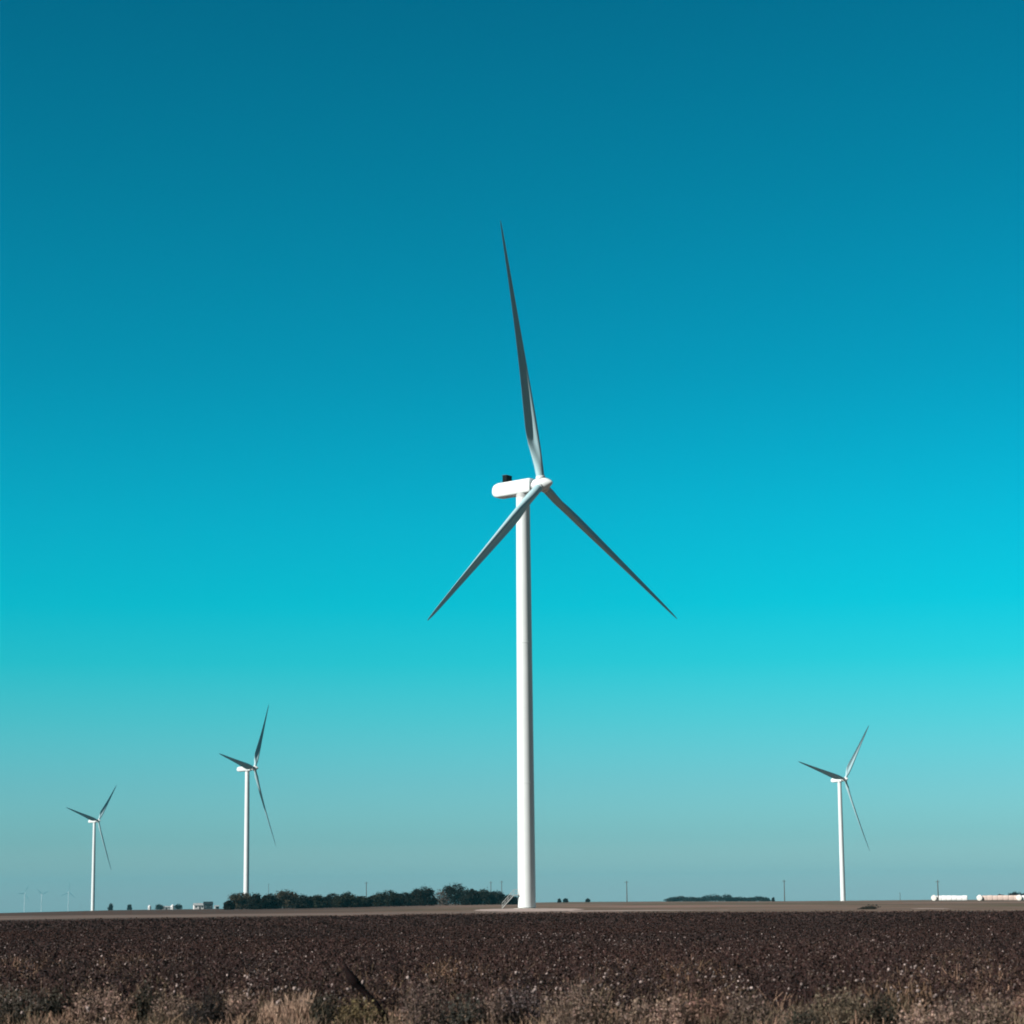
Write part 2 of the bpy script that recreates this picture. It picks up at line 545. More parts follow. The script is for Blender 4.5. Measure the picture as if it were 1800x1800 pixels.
def build_turbine(label, x, y, zb, hub_z, yaw, phase, R, oh, defl, pitch=2.5):
    g = ground_z(x, y)
    root = thing('wind_turbine', label, 'wind turbine', (x, y, zb), yaw, 'white three-bladed wind turbines')
    H = hub_z - zb
    zt = H - 1.75
    # tower: slightly tapered shell with flange seams
    prof = [(1.68, 0.22)] + [(1.68 - 0.36 * min(1, t) ** 1.15, 0.22 + (zt - 0.22) * t) for t in np.linspace(0.04, 1, 24)]
    tower = Mesh().lathe(prof, 48).build('tower', M['paint'], root)
    for t in (0.30, 0.64):
        r = 1.68 - 0.36 * t ** 1.15
        Mesh().lathe([(r + 0.012, -0.09), (r + 0.03, -0.07), (r + 0.03, 0.07), (r + 0.012, 0.09)], 48, (False, False), at=(0, 0, zt * t)).build('flange_ring', M['paint'], tower)
    Mesh().lathe([(1.62, -0.3), (1.62, 0.20)], 48, at=(0, 0, 0.02)).build('base_ring', M['black'], tower)
    Mesh().lathe([(2.5, -0.6), (2.5, 0.05), (2.42, 0.10), (1.63, 0.10)], 48, (True, False)).build('foundation', M['concrete'], root)
    # yaw collar and nacelle
    Mesh().lathe([(1.33, zt - 0.05), (1.33, zt + 0.7)], 40).build('yaw_collar', M['flange'], root)
    slope = math.tan(math.radians(2.4))
    nac = rounded_prism(-2.3, 6.55, 2.7, 2.9, 0.6, H + 0.22, slope, 1.7).build('nacelle', M['paint'], root)
    cl = Mesh().box((0, 3.6, H + 2.15), (1.9, 0.95, 1.4)).build('cooler', M['dark'], nac)
    Mesh().box((0, 3.6, H + 2.88), (2.05, 1.1, 0.06)).build('cooler_cap', M['black'], nac)
    Mesh().tube([(0.6, 5.4, H + 1.3), (0.6, 5.4, H + 2.1)], 0.03).tube([(0.35, 5.4, H + 2.05), (0.85, 5.4, H + 2.05)], 0.025).build('wind_vane', M['steel'], nac)
    Mesh().box((-1.36, 4.3, H + 0.55), (0.05, 0.36, 0.26)).build('side_vent', M['flange'], nac)
    Mesh().box((0, -1.0 + 4, H - 1.33), (1.3, 2.0, 0.12)).build('service_hatch', M['flange'], nac)
    # hub and nose
    hub_c = Vector((0, 0, H)) + AX * (oh - 0.35)
    prof = [(1.10, -1.5), (1.20, -1.35), (1.26, -0.6), (1.25, 0.35), (1.17, 0.85), (0.99, 1.35), (0.74, 1.8), (0.47, 2.18), (0.24, 2.4), (0.10, 2.48), (0.02, 2.5)]
    prof = [(r, z) for r, z in prof]
    rings = []
    for r, z in prof:
        rings.append([hub_c + AX * z + (UX * math.cos(2 * math.pi * j / 40) + VX * math.sin(2 * math.pi * j / 40)) * r for j in range(40)])
    hub = Mesh().rings(rings).build('hub', M['paint'], root)
    ring2 = []
    for r, z in ((1.0, -2.5), (1.0, -1.5)):
        ring2.append([hub_c + AX * z + (UX * math.cos(2 * math.pi * j / 32) + VX * math.sin(2 * math.pi * j / 32)) * r for j in range(32)])
    Mesh().rings(ring2).build('shaft_cover', M['flange'], root)
    for k in range(3):
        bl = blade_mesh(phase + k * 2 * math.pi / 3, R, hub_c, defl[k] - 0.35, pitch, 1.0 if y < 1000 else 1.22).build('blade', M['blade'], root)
        a = phase + k * 2 * math.pi / 3
        rad = UX * math.sin(a) + VX * math.cos(a)
        t1 = UX * math.cos(a) - VX * math.sin(a)
        rs = [[hub_c + rad * q + (t1 * math.cos(2 * math.pi * j / 28) + AX * math.sin(2 * math.pi * j / 28)) * rr_ for j in range(28)] for q, rr_ in ((1.05, 0.92), (1.5, 0.92), (1.62, 0.86), (1.62, 0.8))]
        Mesh().rings(rs).build('blade_collar', M['paint'], bl)
    return root, tower

main, tower = build_turbine('largest and nearest white wind turbine with metal stair at its foot', 2.143, 450.424, 0.0, 80.04, 0.993, -0.096, 52.79, 4.607, (1.356, -0.24, -0.371))
# entry stair on the left of the nearest tower (tower faces are round, so the stair is set by a world angle)
def stair(root, tower, yaw):
    Rz = Matrix.Rotation(-yaw, 3, 'Z')
    def W(x, y, z):
        return Rz @ Vector((x, y, z))
    st = Mesh()
    top, run, x0 = 2.55, 2.25, -1.75
    for s in (-0.45, 0.45):
        a, b = W(x0 - 0.65 - run, -0.7 + s, 0.1), W(x0 - 0.65, -0.7 + s, top)
        st.tube([a, b], 0.075, 4)
        st.tube([W(x0 - 0.65, -0.7 + s, top), W(x0 + 0.25, -0.7 + s, top)], 0.075, 4)
    for k in range(13):
        f = (k + 0.5) / 13
        st.box(W(x0 - 0.65 - run + run * f, -0.7, 0.1 + (top - 0.1) * f), (0.26, 0.9, 0.05), Rz)
    st.box(W(x0 - 0.25, -0.7, top + 0.06), (0.9, 0.95, 0.05), Rz)
    stair_ob = st.build('entry_stair', M['steel'], root)
    hr = Mesh()
    for s in (-0.47, 0.47):
        hr.tube([W(x0 - 0.65 - run, -0.7 + s, 1.1), W(x0 - 0.65, -0.7 + s, top + 1.0), W(x0 + 0.2, -0.7 + s, top + 1.0)], 0.05, 6)
        hr.tube([W(x0 - 0.65 - run, -0.7 + s, 0.6), W(x0 - 0.65, -0.7 + s, top + 0.5), W(x0 + 0.2, -0.7 + s, top + 0.5)], 0.035, 6)
        for f in (0, 0.25, 0.5, 0.75, 1.0):
            hr.tube([W(x0 - 0.65 - run + run * f, -0.7 + s, 0.1 + (top - 0.1) * f), W(x0 - 0.65 - run + run * f, -0.7 + s, 1.1 + (top - 0.1) * f)], 0.035, 5)
    hr.build('handrail', M['steel'], stair_ob)
    d = Mesh()
    pts = []
    for zz in (top + 0.12, top + 2.2):
        for a in np.linspace(math.radians(190), math.radians(224), 6):
            pts.append(W(1.70 * math.cos(a), 1.70 * math.sin(a), zz))
    d.add(pts, [(j, j + 1, j + 7, j + 6) for j in range(5)])
    d.build('door', M['door'], tower)
stair(main, tower, 0.993)

build_turbine('tall white wind turbine rising from behind the left end of the long tree row', -159.769, 1423.209, float(ground_z(-159.8, 1423.2)), 79.15, 1.27, 0.643, 50.98, 5.0, (0.9, -1.5, 0.08))
build_turbine('white wind turbine standing alone on the bare plain right of the biggest one', 217.79, 1593.8, float(ground_z(217.8, 1593.8)), 77.61, 0.793, 0.727, 50.61, 5.0, (0.54, -2.1, -0.1), 9)
build_turbine('small white wind turbine at the far left with two round bushes beside its foot', -388.243, 2203.469, float(ground_z(-388.2, 2203.5)), 74.58, 1.096, 0.76, 47.56, 4.7, (1.57, -1.5, 0.8))
for px, top, d, yaw, ph, lab in ((43, 1571, 13000, 0.9, 0.5, 'faint hazy wind turbine, leftmost of three tiny ones at the left edge'),
                                 (73, 1573, 13400, 1.0, 1.2, 'faintest hazy wind turbine, middle of three tiny ones at the left edge'),
                                 (120, 1569, 13200, 0.8, 0.15, 'faint hazy tiny wind turbine nearest to the small far-left turbine')):
    x, y, z = spot(px, d)
    hz = EYE + (horizon_y(px) - top) * px_m(d)
    build_turbine(lab, x, y, z, hz, yaw, ph, 58, 4.6, (1, 0, 0))

# ------------------------------------------------------------------ trees
def leaf_quads(cent, size, gen, col, jit=0.25, flat=0.0):
    n = len(cent)
    nrm = gen.normal(size=(n, 3)); nrm[:, 2] = np.abs(nrm[:, 2]) + flat
    nrm /= np.linalg.norm(nrm, axis=1)[:, None]
    a = np.cross(nrm, gen.normal(size=(n, 3))); a /= np.linalg.norm(a, axis=1)[:, None]
    b = np.cross(nrm, a)
    s = size * gen.uniform(0.6, 1.3, n)[:, None]
    w = gen.uniform(0.45, 0.8, n)[:, None]
    V = np.stack([cent - a * s, cent + b * s * w, cent + a * s, cent - b * s * w], 1).reshape(-1, 3)
    Q = np.arange(n * 4).reshape(n, 4)
    C = np.clip(np.asarray(col)[None, :] * gen.uniform(1 - jit, 1 + jit, (n, 1)) * gen.uniform(0.92, 1.08, (n, 3)), 0, 1)
    return V, Q, np.repeat(C, 4, 0)

def make_tree(name, label, loc, w, h, col, seed, leaves=1800, bare=False, group=None, cat='tree', leaf=0.24):
    g = np.random.default_rng(seed)
    root = thing(name, label, cat, loc, g.uniform(0, 6.28), group)
    tr = Mesh()
    tr.tube([(0, 0, -0.3), (0.05 * w, 0, 0.14 * h), (0.02 * w, 0.04 * w, 0.4 * h)], [0.035 * h + 0.05, 0.03 * h, 0.015 * h], 7)
    lobes = []
    nl = 9 if not bare else 6
    for k in range(nl):
        a = 2 * math.pi * k / nl + g.uniform(-0.4, 0.4)
        rr_ = g.uniform(0.15, 0.36) * w
        hh = g.uniform(0.32, 0.72) * h
        lobes.append((rr_ * math.cos(a), rr_ * math.sin(a), hh, g.uniform(0.15, 0.25) * w, g.uniform(0.18, 0.27) * h))
    lobes.append((g.uniform(-.08, .08) * w, g.uniform(-.08, .08) * w, 0.74 * h, 0.25 * w, 0.26 * h))
    for k in range(5):
        a = 2 * math.pi * k / 5 + g.uniform(-0.4, 0.4)
        lobes.append((0.27 * w * math.cos(a), 0.27 * w * math.sin(a), 0.22 * h, 0.24 * w, 0.22 * h))
    for lx, ly, lz, lr, lh in lobes[:nl]:
        tr.tube([(0, 0, 0.1 * h), (lx * 0.5, ly * 0.5, lz * 0.55), (lx, ly, lz)], [0.018 * h, 0.012 * h, 0.005 * h], 5)
        if bare:
            for q in range(14):
                e = g.normal(size=3) * np.array([lr, lr, lh]) * 0.8
                tr.tube([(lx * 0.8, ly * 0.8, lz * 0.85), (lx + e[0], ly + e[1], max(0.2, lz + e[2]))], [0.02, 0.008], 3)
    tr.build('trunk', M['bark'], root)
    P = []
    per = leaves // len(lobes)
    for lx, ly, lz, lr, lh in lobes:
        u = g.normal(size=(per, 3)); u /= np.linalg.norm(u, axis=1)[:, None]
        u *= (g.uniform(0.25, 1.0, per) ** 0.45 * (1 + 0.18 * g.normal(size=per)))[:, None]
        P.append(np.array([lx, ly, lz]) + u * np.array([lr, lr, lh]))
    P = np.concatenate(P)
    P = P[P[:, 2] > 0.02 * h]
    V, Q, C = leaf_quads(P, leaf, g, col, 0.22, 0.5)
    np_mesh('crown', V, Q, C, M['leaf'], root)
    return root

ROW = 'dark trees of the long row beside the biggest turbine'
row = [  # column, top row, width px, colour shade, label
    (402, 1583, 18, 1, 'low dark bush at the outer left end of the long tree row'),
    (424, 1569, 40, 0, 'olive tree in front of the foot of the tall left turbine'),
    (452, 1571, 34, 1, 'dark tree just right of the foot of the tall left turbine'),
    (476, 1571, 34, 1, 'very dark tree between the tall left turbine and a taller olive tree'),
    (500, 1563.5, 46, 0, 'olive tree with a high rounded top near the left end of the long row'),
    (530, 1573, 38, 1, 'low dark tree right of the high olive tree in the left of the row'),
    (556, 1573, 38, 2, 'flat-topped greenish tree, second right of the high olive tree'),
    (583, 1570, 40, 1, 'dark green tree in the middle of the left half of the row'),
    (610, 1568.5, 46, 2, 'broad green tree left of the small dip with a pole behind it'),
    (638, 1575, 32, 2, 'low tree at the dip in the row where a pole shows behind'),
    (660, 1573, 30, 1, 'small dark tree just right of the dip in the row'),
    (682, 1565.5, 48, 2, 'broad rounded dark tree just right of the dip in the long row'),
    (711, 1568, 34, 1, 'narrow dark tree between two broader ones in the right half of the row'),
    (729, 1566, 30, 1, 'dark tree tucked against the left side of a taller round one'),
    (747, 1558.5, 44, 1, 'tall round dark tree just left of the bare brownish tree'),
    (774, 1563, 36, 3, 'bare brownish thin-leaved tree amid the dark ones'),
    (800, 1552.5, 54, 1, 'tallest rounded tree of the row, right of the bare brownish tree'),
    (828, 1562, 36, 1, 'dark tree on the right shoulder of the tallest tree'),
    (852, 1562.5, 40, 2, 'dark green tree in front of two thin poles near the biggest turbine'),
    (874, 1565, 34, 1, 'dark tree sloping down towards the right end of the long row'),
    (893, 1573, 24, 1, 'small dark tree just behind the metal stair of the biggest turbine'),
    (906, 1576, 22, 1, 'little dark bush pressed against the left side of the biggest tower'),
]
SH = [(0.042, 0.034, 0.020), (0.010, 0.0105, 0.007), (0.015, 0.0165, 0.009), (0.085, 0.064, 0.052)]
for i, (px, top, w, sh, lab) in enumerate(row):
    d = 690 + 30 * math.sin(i * 2.1) + (40 if sh == 0 else 0) + max(0, px - 600) * 0.55
    x, y, z = spot(px, d)
    h = EYE + (horizon_y(px) - top) * px_m(d) - z
    make_tree('bush' if w < 24 else 'tree', lab, (x, y, z), w * px_m(d) * 1.12, h, SH[sh], 100 + i, 6500 if sh != 3 else 900, sh == 3, ROW, 'bush' if w < 24 else 'tree')

CL = 'dark trees of the distant clump on the right plain'
clump = [(1181, 1576.5, 24), (1196, 1574.5, 24), (1212, 1576, 24), (1228, 1577, 22), (1242, 1573.5, 26), (1258, 1571, 30), (1274, 1571.5, 28),
         (1300, 1576, 24), (1318, 1577, 22), (1334, 1575, 26), (1346, 1577, 16), (1286, 1576.5, 18)]
cl_lab = ['leftmost low tree of the distant clump', 'second tree from the left in the distant clump, slightly raised', 'third tree from the left in the distant clump',
          'low tree just left of the rise in the distant clump', 'tree on the left shoulder of the rise in the distant clump',
          'tallest tree of the distant clump, left of its highest pair', 'tall tree at the right of the highest pair in the distant clump',
          'tree right of the gap in the distant clump', 'low tree in the right half of the distant clump', 'second tree from the right end of the distant clump',
          'rightmost small tree of the distant clump', 'low tree in the dip right of the tallest pair in the distant clump']
for i, (px, top, w) in enumerate(clump):
    d = 2150 + 60 * math.sin(i * 1.7)
    x, y, z = spot(px, d)
    h = EYE + (horizon_y(px) - top) * px_m(d) - z
    make_tree('tree', cl_lab[i], (x, y, z), w * px_m(d) * 1.15, h, (0.014, 0.016, 0.014), 300 + i, 1500, False, CL, leaf=0.5)
singles = [(194, 1587.5, 10, 1900, 'round dark bush, nearer of two right of the small far-left turbine'), (228, 1589, 9, 1950, 'smaller round dark bush, second from the small far-left turbine'),
           (983, 1579.5, 7, 1500, 'tiny dark bush, nearer of a pair just right of the biggest tower'), (994, 1579, 9, 1500, 'tiny dark bush, farther of a pair just right of the biggest tower'),
           (1033, 1579, 9, 1700, 'lone tiny dark bush between the biggest tower and the first right-hand pole'),
           (1359, 1577, 5, 1600, 'tiny dark bush in the gap right of the distant clump'),
           (280, 1588.5, 16, 1950, 'hazy low tree right of the first little white bin'), (314, 1588, 14, 1900, 'dark round tree beside the bright white bin'),
           (1757, 1571.5, 14, 1500, 'small dark treetop rising behind the pale pink bales'), (1784, 1566.5, 24, 1350, 'dark tree behind the gap between pink and white bales'),
           (1803, 1569, 24, 1350, 'dark tree at the right edge behind the white bales')]
for i, (px, top, w, d, lab) in enumerate(singles):
    x, y, z = spot(px, d)
    h = EYE + (horizon_y(px) - top) * px_m(d) - z
    big = w > 10
    make_tree('tree' if big else 'bush', lab, (x, y, z), w * px_m(d), h, (0.014, 0.016, 0.014), 400 + i, 1500, False, None, 'tree' if big else 'bush', leaf=0.34)

# ------------------------------------------------------------------ utility poles
def pole(px, top, d, lab, arm=True):
    x, y, z = spot(px, d)
    h = EYE + (horizon_y(px) - top) * px_m(d) - z
    r = thing('utility_pole', lab, 'pole', (x, y, z), 0.5, 'utility poles along the horizon')
    Mesh().lathe([(0.26, -0.5), (0.17, h)], 10).build('pole_shaft', M['wood'], r)
    if arm:
        Mesh().box((0, 0.2, h - 0.7), (2.2, 0.12, 0.14)).build('crossarm', M['wood'], r)
        for s in (-0.95, 0.0, 0.95):
            Mesh().lathe([(0.05, 0), (0.09, 0.08), (0.05, 0.26)], 8, at=(s, 0.2, h - 0.63)).build('insulator', M['ceramic'], r)
    return r
for a in ((644, 1551, 1350, 'thin pole behind the dip in the long tree row'), (863, 1550, 1500, 'faint pole behind the trees, left of a close pair'),
          (882, 1549, 1500, 'faint pole behind the trees, nearest to the biggest tower'), (1102, 1549, 1200, 'wooden pole standing alone between the biggest tower and distant clump'),
          (1379, 1547.5, 1200, 'wooden pole on the plain left of the alone-standing right turbine'), (1649, 1548, 1050, 'dark pole in front of the row of white bales'),
          (1582, 1569, 2300, 'short faint pole between the right turbine and the white bales'), (472, 1554, 2400, 'very faint pole above the trees right of the tall left turbine')):
    pole(*a)

# ------------------------------------------------------------------ round cotton bales in rows
def bale_row(px, d, n, dia, word, wrap, face_mat, ang, names, first_word):
    x, y, z = spot(px, d)
    L = 2.35
    ax = Vector((math.cos(ang), math.sin(ang), 0))
    for k in range(n):
        g = np.random.default_rng(900 + k + int(px))
        p = Vector((x, y, 0)) + ax * (L * 1.012) * k + (Vector((0, -0.7, 0)) if k == 0 else Vector((0, 0, 0)))
        zz = float(ground_z(p.x, p.y))
        w = first_word if k == 0 else word
        root = thing('cotton_bale', names[k], 'cotton bale', (p.x, p.y, zz), (math.radians(70) if k == 0 else ang) + g.uniform(-0.03, 0.03), 'wrapped cotton bales lined up on the plain')
        R = dia / 2 * (1.10 if k == 0 else g.uniform(0.96, 1.02))
        rings = []
        N = 28
        for xx, f in ((-L / 2, 0.93), (-L / 2 + 0.06, 0.985), (-L / 2 + 0.2, 1.0), (0, 1.01), (L / 2 - 0.2, 1.0), (L / 2 - 0.06, 0.985), (L / 2, 0.93)):
            ring = []
            for j in range(N):
                a = 2 * math.pi * j / N
                q = R * f * (1 + 0.012 * math.sin(5 * a + k) + 0.01 * math.sin(9 * a + 3 * xx))
                e = 1.0 if k == 0 else 0.48        # pressed flat-sided loaves, only the end one is round
                ca = math.copysign(abs(math.cos(a)) ** e, math.cos(a))
                sa = math.copysign(abs(math.sin(a)) ** e, math.sin(a))
                ring.append((xx, q * ca, max(-0.02, R + q * sa - 0.08)))
            rings.append(ring)
        Mesh().rings(rings, (False, False)).build('wrap', M['white_wrap'] if (k == 0 and first_word == 'white') else wrap, root)
        for s in (-1, 1):
            e = 1.0 if k == 0 else 0.48
            c = []
            for q in range(1, 5):
                for j in range(N):
                    a = 2 * math.pi * j / N
                    ca = math.copysign(abs(math.cos(a)) ** e, math.cos(a))
                    sa = math.copysign(abs(math.sin(a)) ** e, math.sin(a))
                    c.append((s * (L / 2 - 0.05 + 0.14 * (1 - (q / 4) ** 2)), R * 0.93 * q / 4 * ca, R - 0.08 + R * 0.93 * q / 4 * sa))
            f = [tuple(range(N))] + [(q * N + j, q * N + (j + 1) % N, (q + 1) * N + (j + 1) % N, (q + 1) * N + j) for q in range(3) for j in range(N)]
            Mesh().add(c, f, 0, False).build('lint_face', face_mat, root)
ORD = ['first', 'second', 'third', 'fourth', 'fifth', 'sixth', 'seventh', 'eighth', 'ninth']
w1 = ['white bale whose round end faces the viewer, starting the left row'] + ['white-wrapped bale, %s from the left in the left row' % ORD[k] for k in range(1, 6)] + ['last white-wrapped bale at the right end of the left row']
bale_row(1641.5, 1150, 7, 2.45, 'white', M['white_wrap'], M['lint'], math.radians(-12), w1, 'white')
w2 = ['larger white bale whose round end starts the pale pink row'] + ['pale pink wrapped bale, %s from the left in its row' % ORD[k] for k in range(1, 7)] + ['last pale pink bale, beside the gap before the right-edge white bales']
bale_row(1721.5, 1120, 8, 2.45, 'pink', M['pink_wrap'], M['lint'], math.radians(-12), w2, 'white')
w3 = ['white bale just right of the pink row, its round end lit', 'white-wrapped bale cut by the right edge of the picture']
bale_row(1791, 1120, 2, 2.4, 'white', M['white_wrap'], M['lint'], math.radians(-12), w3, 'white')

# ------------------------------------------------------------------ far farm buildings on the left
def house(label, px, d, w, dep, h, ridge, wall, roof, rz, name='farm_building'):
    x, y, z = spot(px, d)
    r = thing(name, label, 'building', (x, y, z), rz)
    hw, hd = w / 2, dep / 2
    m = Mesh().add([(-hw, -hd, -0.5), (hw, -hd, -0.5), (hw, hd, -0.5), (-hw, hd, -0.5), (-hw, -hd, h), (hw, -hd, h), (hw, hd, h), (-hw, hd, h), (-hw, 0, h + ridge), (hw, 0, h + ridge)],
                   [(0, 1, 5, 4), (2, 3, 7, 6), (1, 2, 6, 9, 5), (3, 0, 4, 8, 7)])
    m.build('wall', wall, r)
    o = 0.35
    k = ridge / hd
    t = 0.14
    rf = Mesh()
    for s in (-1, 1):
        a = [(-hw - o, s * (hd + o), h - k * o + 0.02), (hw + o, s * (hd + o), h - k * o + 0.02), (hw + o, 0, h + ridge + 0.02), (-hw - o, 0, h + ridge + 0.02)]
        b = [(p[0], p[1], p[2] + t) for p in a]
        rf.add(a + b, [(0, 1, 2, 3), (7, 6, 5, 4), (0, 4, 5, 1), (1, 5, 6, 2), (2, 6, 7, 3), (3, 7, 4, 0)])
    rf.build('roof', roof, r)
    Mesh().box((0.1 * w, -hd - 0.03, 1.05), (1.1, 0.08, 2.1)).build('door', M['dark_siding'], r)
    for q in (-0.3, 0.33):
        fr = Mesh().box((q * w, -hd - 0.03, 1.7), (1.2, 0.06, 1.1)).build('window', M['flange'], r)
        Mesh().box((q * w, -hd - 0.07, 1.7), (1.0, 0.03, 0.9)).build('pane', M['glass'], fr)
    return r
house('pale house with a light gable roof left of the dark barn', 349, 1900, 7.6, 6, 3.0, 1.5, M['white_siding'], M['roof'], 0.25, 'farm_house')
house('dark barn between the pale house and the long tree row', 366, 1890, 6.8, 6, 3.7, 1.9, M['dark_siding'], M['dark_roof'], 0.2, 'barn')
house('long low grey shed between two little white bins', 291, 1980, 8.5, 5, 1.9, 0.8, M['grey_siding'], M['roof'], 0.1, 'farm_shed')
house('small pale hazy shed between the dark barn and the tree row', 381, 2300, 3.6, 4, 2.3, 0.9, M['grey_siding'], M['roof'], 0.4, 'farm_shed')
def grain_bin(label, px, d, r_, h):
    x, y, z = spot(px, d)
    t = thing('grain_bin', label, 'grain bin', (x, y, z))
    prof = [(r_, -0.5)]
    for k in range(8):
        prof += [(r_ + 0.03, h * (k + 0.5) / 8), (r_, h * (k + 1) / 8)]
    Mesh().lathe(prof, 24).build('bin_wall', M['bin'], t)
    Mesh().lathe([(r_ + 0.12, h - 0.02), (0.3, h + 0.55 * r_), (0.3, h + 0.55 * r_ + 0.25), (0.05, h + 0.55 * r_ + 0.3)], 24).build('cone_roof', M['bin'], t)
    Mesh().box((-0.4 * r_, -r_ * 0.93, 1.0), (0.8, 0.12, 1.9)).build('door', M['steel'], t)
grain_bin('small pale round bin, left one, by the hazy low tree', 263, 2050, 1.35, 3.0)
grain_bin('bright white round bin beside the dark round tree', 303.5, 1880, 1.45, 2.9)

# ------------------------------------------------------------------ low dark heap of brush on the right plain
x, y, z = spot(1526, 352)
g = np.random.default_rng(77)
P = np.stack([g.normal(0, 0.55, 900), g.normal(0, 1.2, 900), np.abs(g.normal(0, 0.16, 900)) + 0.03], 1)
P[:, 2] *= np.clip(1.2 + P[:, 0] * 0.5, 0.3, 2)
V, Q, C = leaf_quads(P, 0.10, g, (0.016, 0.014, 0.010), 0.3)
ob = np_mesh('brush_heap', V, Q, C, M['plant'])
ob.location = (x, y, z)
tag(ob, 'low dark heap of brush lying on the tan plain below the right turbine', 'brush heap')

# ------------------------------------------------------------------ cotton crop and weeds
def strips(base, tip, width, gen, col, jit=0.2):
    d = tip - base
    n = len(d)
    s = np.cross(d, gen.normal(size=(n, 3))); s /= np.linalg.norm(s, axis=1)[:, None] + 1e-9
    w = np.asarray(width).reshape(-1, 1)
    V = np.stack([base - s * w, base + s * w, tip + s * w * 0.55, tip - s * w * 0.55], 1).reshape(-1, 3)
    Q = np.arange(n * 4).reshape(n, 4)
    C = np.clip(np.asarray(col)[None] * gen.uniform(1 - jit, 1 + jit, (n, 1)), 0, 1)
    return V, Q, np.repeat(C, 4, 0)

def bolls(cent, rad, gen, col, jit=0.15):
    """lumpy cubes-turned-balls, six quads split in four"""
    lin = np.linspace(-1, 1, 3)
    vs, qs, idx = [], [], {}
    def vid(p):
        k = tuple(np.round(p, 3))
        if k not in idx:
            idx[k] = len(vs); vs.append(np.array(p, float) / np.linalg.norm(p))
        return idx[k]
    for axn in range(3):
        for s in (-1, 1):
            for i in range(2):
                for j in range(2):
                    q = []
                    for a, b in ((i, j), (i + 1, j), (i + 1, j + 1), (i, j + 1)):
                        p = [0, 0, 0]; p[axn] = s; p[(axn + 1) % 3] = lin[a]; p[(axn + 2) % 3] = lin[b]
                        q.append(vid(p))
                    qs.append(q if s > 0 else q[::-1])
    vs = np.array(vs); qs = np.array(qs)
    n = len(cent)
    R = rad * gen.uniform(0.65, 1.25, n)
    V = vs[None] * (R[:, None, None] * gen.uniform(0.75, 1.25, (n, len(vs), 1))) * gen.uniform(0.75, 1.2, (n, 1, 3)) + cent[:, None, :]
    Q = qs[None] + (np.arange(n) * len(vs))[:, None, None]
    C = np.clip(np.asarray(col)[None] * gen.uniform(1 - 2 * jit, 1 + jit, (n, 1)), 0, 1)
    return V.reshape(-1, 3), Q.reshape(-1, 4), np.repeat(C, len(vs), 0)

def join(parts):
    V, Q, C, b = [], [], [], 0
    for v, q, c in parts:
        V.append(v); Q.append(q + b); C.append(c); b += len(v)
    return np.concatenate(V), np.concatenate(Q), np.concatenate(C)

STEM = np.array((0.036, 0.019, 0.017))
LEAFB = np.array((0.0305, 0.0168, 0.0142))
def cotton_near(g, w=0.30, h=0.62):
    nb = 10
    zs = np.linspace(0.12, 0.95, nb) * h
    a = g.uniform(0, 6.28, nb)
    base = np.stack([np.zeros(nb), np.zeros(nb), zs], 1)
    r = w * g.uniform(0.6, 1.15, nb) * (1.15 - 0.55 * zs / h)
    tip = base + np.stack([r * np.cos(a), r * np.sin(a), g.uniform(0.03, 0.20, nb)], 1)
    p = [strips(np.array([[0, 0, -0.02]]), np.array([[g.normal(0, .04), g.normal(0, .04), h]]), 0.009, g, STEM)]
    p.append(strips(base, tip, np.full(nb, 0.006), g, STEM))
    k = 30
    f = g.uniform(0.25, 1, k); i = g.integers(0, nb, k)
    cen = base[i] + (tip[i] - base[i]) * f[:, None] + g.normal(0, 0.035, (k, 3))
    p.append(leaf_quads(cen, 0.030, g, LEAFB, 0.45))
    k = 9
    i = g.integers(0, nb, k)
    cen = base[i] + (tip[i] - base[i]) * g.uniform(0.3, 1, (k, 1)) + g.normal(0, 0.03, (k, 3))
    p.append(leaf_quads(cen, 0.022, g, (0.085, 0.060, 0.052), 0.4))
    return p, tip

def make_variants(n, fn):
    return [fn(np.random.default_rng(5000 + i)) for i in range(n)]

def scatter(variants, X, Y, Z, gen, smin=0.8, smax=1.2, hue=0.18, tintf=None):
    parts = []
    which = gen.integers(0, len(variants), len(X))
    for k, (v, q, c) in enumerate(variants):
        ii = np.nonzero(which == k)[0]
        if not len(ii):
            continue
        n = len(ii)
        a = gen.uniform(0, 2 * math.pi, n); s = gen.uniform(smin, smax, n); hs = s * gen.uniform(0.85, 1.12, n)
        ca, sa = np.cos(a) * s, np.sin(a) * s
        Vx = v[None, :, 0] * ca[:, None] - v[None, :, 1] * sa[:, None] + X[ii][:, None]
        Vy = v[None, :, 0] * sa[:, None] + v[None, :, 1] * ca[:, None] + Y[ii][:, None]
        Vz = v[None, :, 2] * hs[:, None] + Z[ii][:, None]
        V = np.stack([Vx, Vy, Vz], -1).reshape(-1, 3)
        Q = (q[None] + (np.arange(n) * len(v))[:, None, None]).reshape(-1, 4)
        t = gen.uniform(1 - hue, 1 + hue, (n, 1, 1)) * np.ones((1, 1, 3))
        if tintf is not None:
            t = t * tintf(X[ii], Y[ii])[:, None, :]
        C = np.clip(c[None] * t, 0, 1).reshape(-1, 3)
        parts.append((V, Q, C))
    return join(parts)

def smooth_noise(x, y, scale, seed):
    g = np.random.default_rng(seed)
    v = np.zeros_like(x)
    for k in range(7):
        a = g.uniform(0, 6.28); f = g.uniform(0.6, 1.8) / scale
        v += np.sin((x * math.cos(a) + y * math.sin(a)) * f * 6.28 + g.uniform(0, 6.28))
    return v / 7 ** 0.5

